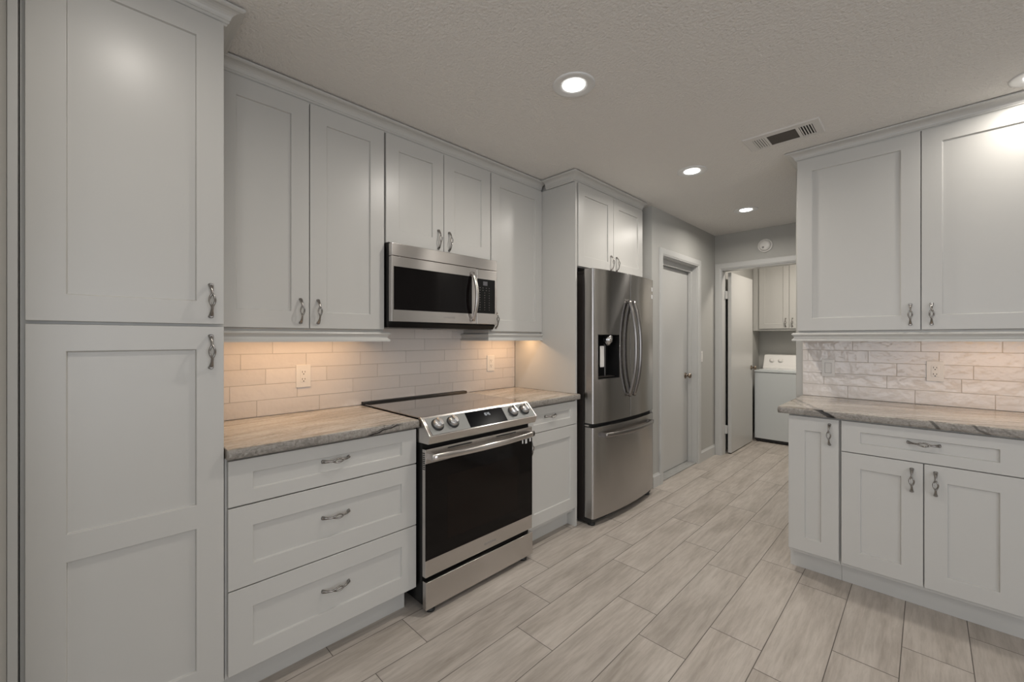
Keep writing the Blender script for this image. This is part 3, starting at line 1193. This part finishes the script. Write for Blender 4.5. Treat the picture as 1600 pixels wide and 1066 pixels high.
for y in (1.184, 1.276, 1.706, 1.800):
    c = on_slope(0.50, y, 0.001)
    mb = MB()
    mb.mi = 1
    mb.lathe(c, sn, [(0, 0.0335), (0.003, 0.0335), (0.004, 0.028)], 32)
    mb.mi = 0
    mb.lathe(c, sn, [(0.0035, 0.029), (0.007, 0.0285), (0.020, 0.0265), (0.024, 0.0245), (0.0255, 0.020)], 32)
    # finger grip across the knob
    g = Vector((0, 1, 0)) * 0.18 + sl.normalized() * 0.98
    g = (g - sn * g.dot(sn)).normalized()
    w = sn.cross(g)
    lo = [c + g * a * 0.0245 + w * b * 0.0055 + sn * 0.022 for a, b in ((-1, -1), (1, -1), (1, 1), (-1, 1))]
    hi = [c + g * a * 0.021 + w * b * 0.004 + sn * 0.036 for a, b in ((-1, -1), (1, -1), (1, 1), (-1, 1))]
    mb.rings([lo, hi])
    mb.build('knob', [M['knob_metal'], M['black_plastic']], cp)

# oven door
RF = 0.675
dr = MB()
dr.box(0.647, RY0 + 0.002, 0.183, RF, RY1 - 0.002, 0.797)
od = dr.build('oven_door', M['steel'], t, 0.002)
od['label'] = 'stainless and black glass oven door'
mb = MB()
mb.box(RF - 0.002, RY0 + 0.0015, 0.264, RF + 0.0012, RY1 - 0.0015, 0.729)
gl = mb.build('glass', M['glass_black'], od, 0.0008)
M['oven_window'] = simple('oven_window_screen', (0.008, 0.005, 0.004, 1), 0.12, var=0.2, scale=300, spec=0.2)
box('window', M['oven_window'], (RF + 0.0013, 1.242, 0.33, RF + 0.0016, 1.745, 0.645), gl)
mb = MB()
for k in range(9):
    z = 0.700 + 0.0095 * k
    mb.box(0.651, RY0 + 0.0012, z, 0.6695, RY0 + 0.0022, z + 0.0045)
mb.build('side_vent', M['gap'], od)
for y0, y1 in ((1.245, 1.40), (1.575, 1.73)):
    box('slot', M['gap'], (RF - 0.001, y0, 0.7815, RF + 0.0006, y1, 0.7875), od)
mb = MB()
pts, rad = [], []
for k in range(25):
    u = -1 + 2 * k / 24
    pts.append((RF + 0.030 + 0.030 * (1 - u * u), 1.4925 + u * 0.362, 0.762))
mb.rings([[(p[0] + a * 0.009, p[1], p[2] + b * 0.0165) for a, b in ((-1, -0.6), (-0.4, -1), (0.6, -0.9), (1, -0.5), (1, 0.4), (0.5, 0.95), (-0.4, 1), (-1, 0.6))] for p in pts])
for s in (-1, 1):
    y = 1.4925 + s * 0.350
    mb.box(RF - 0.001, y - 0.011, 0.748, RF + 0.028, y + 0.011, 0.776)
hd = mb.build('handle', M['steel'], od)
for y, w, h in ((1.782, .010, .022), (1.808, .017, .026), (1.846, .013, .02)):
    box('sticker', M['sticker'], (RF + 0.0012, y, 0.730 - h, RF + 0.0019, y + w, 0.730 + 0.004), od)
# storage drawer
mb = MB()
mb.box(0.650, RY0 + 0.002, 0.030, 0.680, RY1 - 0.002, 0.162)
mb.build('storage_drawer', M['steel'], t, 0.002)


def text(name, body, size, loc, face, m, parent, align='CENTER'):
    c = bpy.data.curves.new(name, 'FONT')
    c.body = body
    c.size = size
    c.extrude = 0.0002
    c.align_x = align
    c.space_character = 1.15
    o = bpy.data.objects.new(name, c)
    COL.objects.link(o)
    dg = bpy.context.evaluated_depsgraph_get()
    me = bpy.data.meshes.new_from_object(o.evaluated_get(dg))
    bpy.data.objects.remove(o)
    me.materials.clear()
    me.materials.append(m)
    o = bpy.data.objects.new(name, me)
    COL.objects.link(o)
    o.parent = parent
    o.rotation_euler = (PI / 2, 0, PI / 2 if face == 'x' else 0)
    o.location = Vector(loc) - offset_of(parent)
    return o


text('maker_lettering', 'SAMSUNG', 0.017, (RF + 0.0004, 1.53, 0.2105), 'x', M['print_grey'], od)

# ------------------------------------------------------------------ microwave
MX = 0.365
t = thing('microwave', 'stainless over-the-range microwave with dark glass door and keypad', 'microwave', (0.2, 1.49, 1.39))
mb = MB()
mb.box(0.0095, 1.1075, 1.400, 0.333, 1.8715, 1.8455)
mb.prism([(0.02, 1.389), (0.325, 1.389), (0.345, 1.412), (0.345, 1.42), (0.02, 1.42)], 1, 1.110, 1.869)
mb.build('body', M['black'], t)
mb = MB()
mb.box(0.06, 1.18, 1.3865, 0.16, 1.45, 1.3895)
mb.box(0.06, 1.53, 1.3865, 0.16, 1.80, 1.3895)
mb.build('grease_filter', M['steel'], t)
mb = MB()
mb.box(0.334, 1.1085, 1.7715, MX, 1.8705, 1.8395)
mb.build('top_vent', M['steel'], t, 0.003)
mb = MB()
mb.box(0.335, 1.1085, 1.421, MX, 1.6945, 1.7695)
dr = mb.build('door', M['steel'], t, 0.002)
mb = MB()
mb.box(MX - 0.002, 1.121, 1.4835, MX + 0.0012, 1.657, 1.7155)
gl = mb.build('window', M['glass_black'], dr, 0.001)
mb = MB()
pts = []
for k in range(21):
    u = -1 + 2 * k / 20
    pts.append((MX + 0.008 + 0.042 * (1 - u * u), 1.6585, 1.590 + 0.152 * u))
mb.rings([[(p[0] + a * 0.007, p[1] + b * 0.0125, p[2]) for a, b in ((-1, -0.7), (0.3, -1), (1, -0.6), (1, 0.6), (0.3, 1), (-1, 0.7))] for p in pts])
mb.box(MX - 0.001, 1.650, 1.432, MX + 0.012, 1.667, 1.452)
mb.box(MX - 0.001, 1.650, 1.728, MX + 0.012, 1.667, 1.748)
mb.build('handle', M['steel'], dr)
text('maker_lettering', 'SAMSUNG', 0.0155, (MX + 0.0004, 1.486, 1.4485), 'x', M['print_grey'], dr)
mb = MB()
mb.box(0.335, 1.6965, 1.421, MX, 1.8705, 1.7695)
kp = mb.build('control_panel', M['steel'], t, 0.004)
mb = MB()
mb.box(MX - 0.002, 1.700, 1.4905, MX + 0.0012, 1.851, 1.7085)
kg = mb.build('keypad', M['black'], kp, 0.001)
box('display', M['lcd'], (MX + 0.0012, 1.748, 1.668, MX + 0.0018, 1.784, 1.694), kg)
mb = MB()
rg = random.Random(5)
for r in range(10):
    z = 1.652 - r * 0.0155
    cols = [1.722, 1.747, 1.775, 1.800] if r < 2 else [1.722, 1.761, 1.800]
    for y in cols:
        w = 0.0016 if r in (2, 5, 9) else 0.0026
        mb.box(MX + 0.0012, y - w, z - 0.0014, MX + 0.0016, y + w, z + 0.0014)
mb.build('key_legend', M['key_print'], kg)

# ------------------------------------------------------------------ refrigerator
FY0, FY1, FYC = 2.466, 3.376, 2.921


def fr_x(y, edge=0.710, bow=0.037):
    u = (y - FYC) / ((FY1 - FY0) / 2)
    r = 1 - abs(u)
    # rounded outer corners
    round_ = 0.010 * max(0.0, 1 - r / 0.03) ** 2
    return edge + bow * (1 - u * u) - round_


t = thing('refrigerator', 'stainless french-door refrigerator with dispenser and bottom freezer drawer', 'refrigerator', (0.36, 2.92, 0))
mb = MB()
mb.box(0.04, FY0 + 0.004, 0.035, 0.628, FY1 - 0.004, 1.792)
mb.build('body', M['dark_grey'], t, 0.003)
mb = MB()
mb.box(0.50, FY0 + 0.012, 0.018, 0.690, FY1 - 0.012, 0.052)
mb.build('base_grille', M['black_plastic'], t, 0.003)
for y in (FY0 + 0.045, FY1 - 0.045):
    MB().lathe((0.668, y, 0), (0, 0, 1), [(0, 0.026), (0.014, 0.026), (0.018, 0.014), (0.03, 0.012)], 18).build('foot', M['black_plastic'], t)
for y in (FY0 + 0.05, FY1 - 0.05):
    mb = MB()
    mb.prism([(0.52, 1.7925), (0.668, 1.7925), (0.668, 1.802), (0.63, 1.815), (0.52, 1.815)], 1, y - 0.04, y + 0.04)
    mb.build('hinge_cover', M['dark_grey'], t, 0.004)


def curved_door(name, y0, y1, z0, z1, xb, hole=None, n=26):
    ys = [y0 + (y1 - y0) * (1 - math.cos(PI * k / n)) / 2 for k in range(n + 1)]
    zs = [z0, z1]
    if hole:
        ys = sorted([y for y in ys if min(abs(y - hole[0]), abs(y - hole[1])) > 0.004] + [hole[0], hole[1]])
        zs = [z0, hole[2], hole[3], z1]
    mb = MB()
    bm = mb.bm
    V = [[bm.verts.new((fr_x(y), y, z)) for z in zs] for y in ys]
    B = [[bm.verts.new((xb, y, z)) for z in zs] for y in ys]
    ins = lambda i, j: hole and hole[0] - 1e-6 <= ys[i] and ys[i + 1] <= hole[1] + 1e-6 and j == 1
    for i in range(len(ys) - 1):
        for j in range(len(zs) - 1):
            if not ins(i, j):
                f = bm.faces.new((V[i][j], V[i + 1][j], V[i + 1][j + 1], V[i][j + 1]))
                f.smooth = True
            bm.faces.new((B[i][j], B[i][j + 1], B[i + 1][j + 1], B[i + 1][j]))
        for a in (0, -1):
            bm.faces.new((V[i][a], V[i + 1][a], B[i + 1][a], B[i][a]))
    for j in range(len(zs) - 1):
        for a in (0, -1):
            bm.faces.new((V[a][j], V[a][j + 1], B[a][j + 1], B[a][j]))
    return mb.build(name, M['fridge_steel'], t, 0.002)


DH = (2.517, 2.768, 1.040, 1.357)
ld = curved_door('door', FY0, FYC - 0.0025, 0.727, 1.826, 0.636, DH)
rd = curved_door('door', FYC + 0.0025, FY1, 0.727, 1.826, 0.636)
fd = curved_door('freezer_drawer', FY0, FY1, 0.056, 0.699, 0.636)
mb = MB()
mb.box(0.628, FY0 + 0.006, 0.695, 0.680, FY1 - 0.006, 0.731)
mb.build('gasket', M['black_plastic'], t)
mb = MB()
for y in (FY0 + 0.012,):
    mb.box(0.64, y - 0.012, 0.707, 0.675, y + 0.028, 0.7165)
mb.build('middle_hinge', M['steel'], t)
# dispenser
mb = MB()
y0, y1, z0, z1 = DH
xb = 0.6475
n = 8
rim = [(fr_x(y0) - 0.0005, y0, z0), (fr_x(y1) - 0.0005, y1, z0), (fr_x(y1) - 0.0005, y1, z1), (fr_x(y0) - 0.0005, y0, z1)]
inn = [(xb, y0 + 0.012, z0 + 0.008), (xb, y1 - 0.012, z0 + 0.008), (xb, y1 - 0.012, z1 - 0.006), (xb, y0 + 0.012, z1 - 0.006)]
mb.face(inn)
for i in range(4):
    j = (i + 1) % 4
    mb.face([rim[i], rim[j], inn[j], inn[i]])
dsp = mb.build('dispenser', M['black'], ld)
mb = MB()
mb.lathe((0.700, 2.672, 1.352), (0, 0, -1), [(0, 0.036), (0.045, 0.036), (0.055, 0.028), (0.075, 0.018)], 20)
mb.build('nozzle', M['knob_metal'], dsp)
mb = MB()
mb.box(0.668, 2.667, 1.052, 0.680, 2.683, 1.30)
mb.build('lever', M['dark_steel'], dsp, 0.003)
mb = MB()
mb.box(0.686, 2.588, 1.120, 0.693, 2.640, 1.275)
mb.build('paddle', M['plastic_white'], dsp, 0.004)
mb = MB()
mb.box(0.650, y0 + 0.014, z0 + 0.007, 0.712, y1 - 0.014, z0 + 0.013)
mb.build('drip_tray', M['dark_grey'], dsp, 0.001)
mb = MB()
for a, b, c_, d_ in ((y0 - 0.004, y0, z0 - 0.004, z1 + 0.003), (y1, y1 + 0.004, z0 - 0.004, z1 + 0.003), (y0, y1, z0 - 0.004, z0), (y0, y1, z1, z1 + 0.003)):
    mb.rings([[(fr_x(yv) + e, yv, zv) for yv, zv in ((a, c_), (b, c_), (b, d_), (a, d_))] for e in (-0.004, 0.0015)])
mb.build('dispenser_rim', M['fridge_steel'], dsp)
# handles
for par, yh, s in ((ld, FYC - 0.034, -1), (rd, FYC + 0.034, 1)):
    mb = MB()
    pts = []
    for k in range(31):
        u = -1 + 2 * k / 30
        pts.append((fr_x(yh) + 0.012 + 0.056 * (1 - abs(u) ** 2.4), yh, 1.256 + 0.366 * u))
    mb.sweep(pts, (0.0165, 0.0125), 14)
    for s2 in (-1, 1):
        mb.lathe((fr_x(yh) - 0.003, yh, 1.256 + s2 * 0.352), (1, 0, 0), [(0, 0.013), (0.022, 0.012)], 14)
    mb.build('handle', M['handle_steel'], par)
mb = MB()
pts = []
for k in range(31):
    u = -1 + 2 * k / 30
    y = FYC + 0.362 * u
    pts.append((fr_x(FYC) + 0.002 + 0.052 * (1 - u * u), y, 0.640))
mb.sweep(pts, (0.0165, 0.012), 14, side=(0, 0, 1))
for s2 in (-1, 1):
    y = FYC + s2 * 0.350
    mb.box(fr_x(y) - 0.003, y - 0.013, 0.625, fr_x(y) + 0.034, y + 0.013, 0.655)
mb.build('handle', M['handle_steel'], fd)
for z in (1.728, 1.665):
    mb = MB()
    mb.rings([[(fr_x(yv) + e, yv, zv) for yv, zv in ((3.322, z), (3.352, z), (3.352, z + 0.034), (3.322, z + 0.034))] for e in (0.0003, 0.0010)])
    mb.build('sticker', M['sticker'], rd)

# ================================================================== LAUNDRY
t = thing('washing_machine', 'white top-loading washing machine seen through the laundry doorway', 'washing machine', (1.12, 6.36, 0))
mb = MB()
mb.box(0.782, 6.045, 0.045, 1.462, 6.70, 0.893)
mb.build('body', M['appliance_white'], t, 0.008, seg=3)
mb = MB()
mb.box(0.80, 6.075, 0.012, 1.444, 6.68, 0.05)
mb.build('base', M['black_plastic'], t)
for x in (0.83, 1.41):
    for y in (6.10, 6.65):
        MB().lathe((x, y, 0), (0, 0, 1), [(0, 0.02), (0.014, 0.018)], 12).build('foot', M['black_plastic'], t)
mb = MB()
mb.box(0.779, 6.040, 0.896, 1.465, 6.70, 0.922)
mb.build('top_deck', M['appliance_white'], t, 0.007, seg=3)
mb = MB()
mb.box(0.83, 6.07, 0.9225, 1.414, 6.40, 0.930)
mb.build('lid', M['appliance_white'], t, 0.004)
mb = MB()
mb.prism([(6.41, 0.9225), (6.695, 0.9225), (6.695, 1.108), (6.525, 1.108), (6.505, 1.100), (6.432, 0.955), (6.42, 0.945)], 0, 0.784, 1.460)
cs = mb.build('console', M['console_white'], t, 0.006, seg=3)
cn = Vector((0, -(1.100 - 0.955), (6.505 - 6.432))).normalized()
for x in (0.885, 0.985, 1.25):
    c = Vector((x, 6.471, 1.0325)) + cn * 0.0005
    mb = MB()
    mb.lathe(c, cn, [(0, 0.031), (0.004, 0.031), (0.006, 0.024), (0.022, 0.021), (0.025, 0.016)], 24)
    mb.build('dial', M['plastic_white'], cs)
t = thing('laundry_cabinet', 'white wall cabinet hanging above the washing machine', 'cabinet', (1.1, 6.58, 1.43))
carcass(t, (0.658, 6.445, 1.434, 1.86, 6.747, 2.40))
for a0, a1, ha in ((0.738, 1.086, 1.050), (1.090, 1.438, 1.126), (1.442, 1.80, 1.76)):
    d = shaker('door', t, 'y', a0, a1, 1.462, 2.37, 6.425, stile=0.066)
    handle(d, 'y', ha, 1.54, True, 6.425)

# ================================================================== SMALL FIXTURES
def downlight(x, y, label, seen=True, watts=LAMP_W):
    if seen:
        t = thing('ceiling_light', label, 'ceiling light', (x, y, CEIL), 'recessed ceiling lights')
        mb = MB()
        R = 0.098
        mb.lathe((x, y, CEIL), (0, 0, -1), [(-0.002, R), (0.003, R), (0.0055, R - 0.004), (0.0062, 0.088), (0.0058, 0.082), (0.0035, 0.066), (0.0015, 0.053), (-0.001, 0.052), (-0.001, 0.046)], 48, cap=False)
        mb.build('trim_ring', M['light_trim'], t)
        mb = MB()
        mb.lathe((x, y, CEIL - 0.0012), (0, 0, -1), [(-0.0008, 0.0505), (0.002, 0.0505), (0.0032, 0.047), (0.0038, 0.030), (0.0040, 0.010)], 40)
        mb.build('lens', M['lens'], t)
    l = area('lamp_light', (x, y, CEIL - 0.0062), (0, 0, 0), 0.085, 0.085, watts, LAMP_COL, 'DISK', math.radians(165))
    if seen:
        l.parent = t
        l.location = (0, 0, -0.0062)


downlight(*LAMPS[0], 'round recessed ceiling light in front of the stove, nearest of the row')
downlight(*LAMPS[1], 'round recessed ceiling light in front of the refrigerator, middle of the row')
downlight(*LAMPS[2], 'round recessed ceiling light in the hall, farthest of the row', watts=LAMP_W * 0.95)
downlight(*LAMPS[3], 'round recessed ceiling light close to the right-hand wall cabinet', watts=LAMP_W * 0.36)
for p in LAMPS_BEHIND:
    downlight(*p, '', False, LAMP_W * 0.30)
l = area('laundry_lamp', (1.55, 5.55, CEIL - 0.03), (0, 0, 0), 0.25, 0.25, 17, (1.0, 0.92, 0.82), 'DISK')

# air vent
t = thing('air_vent', 'rectangular white ceiling air vent with dark centre grille', 'air vent', (1.773, 2.825, CEIL))
mb = MB()
X0v, X1v, Y0v, Y1v = 1.590, 1.957, 2.725, 2.925
# face plate with three openings
xs = [X0v, 1.630, 1.692, 1.704, 1.8455, 1.861, 1.924, X1v]
ys = [Y0v, 2.768, 2.906, Y1v]
zc = CEIL - 0.006
for i in range(7):
    for j in range(3):
        if j == 1 and i in (1, 3, 5):
            continue
        mb.face([(xs[i], ys[j], zc), (xs[i + 1], ys[j], zc), (xs[i + 1], ys[j + 1], zc), (xs[i], ys[j + 1], zc)])
for i in (1, 3, 5):
    a, b = xs[i], xs[i + 1]
    q = [(a, ys[1]), (b, ys[1]), (b, ys[2]), (a, ys[2])]
    for k in range(4):
        k2 = (k + 1) % 4
        mb.face([(*q[k], zc), (*q[k2], zc), (*q[k2], CEIL - 0.0005), (*q[k], CEIL - 0.0005)])
q = [(X0v, Y0v), (X1v, Y0v), (X1v, Y1v), (X0v, Y1v)]
for k in range(4):
    k2 = (k + 1) % 4
    e = 0.006
    o2 = [(X0v - e, Y0v - e), (X1v + e, Y0v - e), (X1v + e, Y1v + e), (X0v - e, Y1v + e)]
    mb.face([(*q[k], zc), (*q[k2], zc), (*o2[k2], CEIL - 0.0003), (*o2[k], CEIL - 0.0003)])
mb.build('face_plate', M['vent_white'], t, weld=True)
for i in (1, 5):
    box('duct_opening', M['gap'], (xs[i] - 0.001, ys[1] - 0.001, CEIL - 0.0012, xs[i + 1] + 0.001, ys[2] + 0.001, CEIL - 0.0004), t)
box('grille', M['vent_mesh'], (xs[3], ys[1], CEIL - 0.005, xs[4], ys[2], CEIL - 0.0006), t)
for (a, b), tilt in (((xs[1], xs[2]), 0.0075), ((xs[5], xs[6]), -0.0015)):
    n = 5
    p = (b - a) / n
    for k in range(n):
        c = a + p * (k + 0.5)
        w = p * (0.36 if tilt > 0 else 0.22)
        mb = MB()
        mb.prism([(c - w, CEIL - 0.0062), (c + w, CEIL - 0.0062), (c + w - 0.001, CEIL - 0.0022), (c - w - 0.001, CEIL - 0.0022)], 1, ys[1] - 0.0005, ys[2] + 0.0005)
        mb.build('louvre', M['vent_white'], t)

# smoke detector
t = thing('smoke_detector', 'round white smoke detector on grey wall above the laundry door', 'smoke detector', (1.15, EY, 2.318))
mb = MB()
mb.lathe((1.15, EY - 0.0005, 2.318), (0, -1, 0), [(0, 0.070), (0.010, 0.070), (0.014, 0.066), (0.014, 0.058), (0.012, 0.056)], 40)
mb.build('base', M['plastic_white'], t)
mb = MB()
mb.lathe((1.15, EY - 0.012, 2.318), (0, -1, 0), [(0, 0.055), (0.018, 0.054), (0.027, 0.048), (0.031, 0.036), (0.032, 0.012)], 40)
mb.build('cover', M['plastic_white'], t)
mb = MB()
mb.lathe((1.138, EY - 0.0435, 2.296), (0, -1, 0), [(0, 0.011), (0.002, 0.010)], 20)
mb.build('test_button', M['print_grey'], t)


def outlet(label, face, front, a, z, kind, w=0.074, h=0.120):
    f = mp(face, front)

    def bx(a0, a1, z0, z1, d0, d1):
        p, q = f(a0, z0, d0), f(a1, z1, d1)
        return (min(p[0], q[0]), min(p[1], q[1]), z0, max(p[0], q[0]), max(p[1], q[1]), z1)
    t = thing('wall_outlet' if kind == 'outlet' else 'light_switch', label, 'outlet' if kind == 'outlet' else 'light switch', f(a, z, 0))
    box('cover_plate', M['plastic_white'], bx(a - w / 2, a + w / 2, z - h / 2, z + h / 2, 0.0006, -0.0065), t, 0.002)
    if kind == 'outlet':
        ins = box('receptacle', M['plastic_white'], bx(a - 0.0165, a + 0.0165, z - 0.033, z + 0.033, -0.006, -0.0082), t, 0.0008)
        mb = MB()
        for dz in (-0.019, 0.019):
            for da, hh in ((-0.0065, 0.0045), (0.0065, 0.0038)):
                mb.box(*bx(a + da - 0.0012, a + da + 0.0012, z + dz + 0.003 - hh, z + dz + 0.003 + hh, -0.008, -0.0086))
            mb.box(*bx(a - 0.0025, a + 0.0025, z + dz - 0.011, z + dz - 0.006, -0.008, -0.0086))
        mb.build('slots', M['gap'], ins)
    else:
        box('recess_line', M['print_grey'], bx(a - 0.0180, a + 0.0180, z - 0.0345, z + 0.0345, -0.006, -0.0068), t)
        box('rocker', M['plastic_white'], bx(a - 0.0165, a + 0.0165, z - 0.033, z + 0.033, -0.0064, -0.009), t, 0.001)
    return t


outlet('white outlet on tile between the pantry and the stove', 'x', 0.008, 0.787, 1.130, 'outlet')
outlet('white outlet on tile near the refrigerator panel', 'x', 0.008, 2.134, 1.142, 'outlet')
outlet('white outlet on tile above the right-hand counter', 'y', YP - 0.008, 2.402, 1.138, 'outlet', 0.072, 0.118)
outlet('white rocker switch on tile near the open end of the right counter', 'y', YP - 0.008, 1.900, 1.133, 'switch', 0.070, 0.115)
outlet('white light switch plate on grey wall right of the hall door', 'x', HX, 4.632, 1.135, 'switch', 0.060, 0.115)
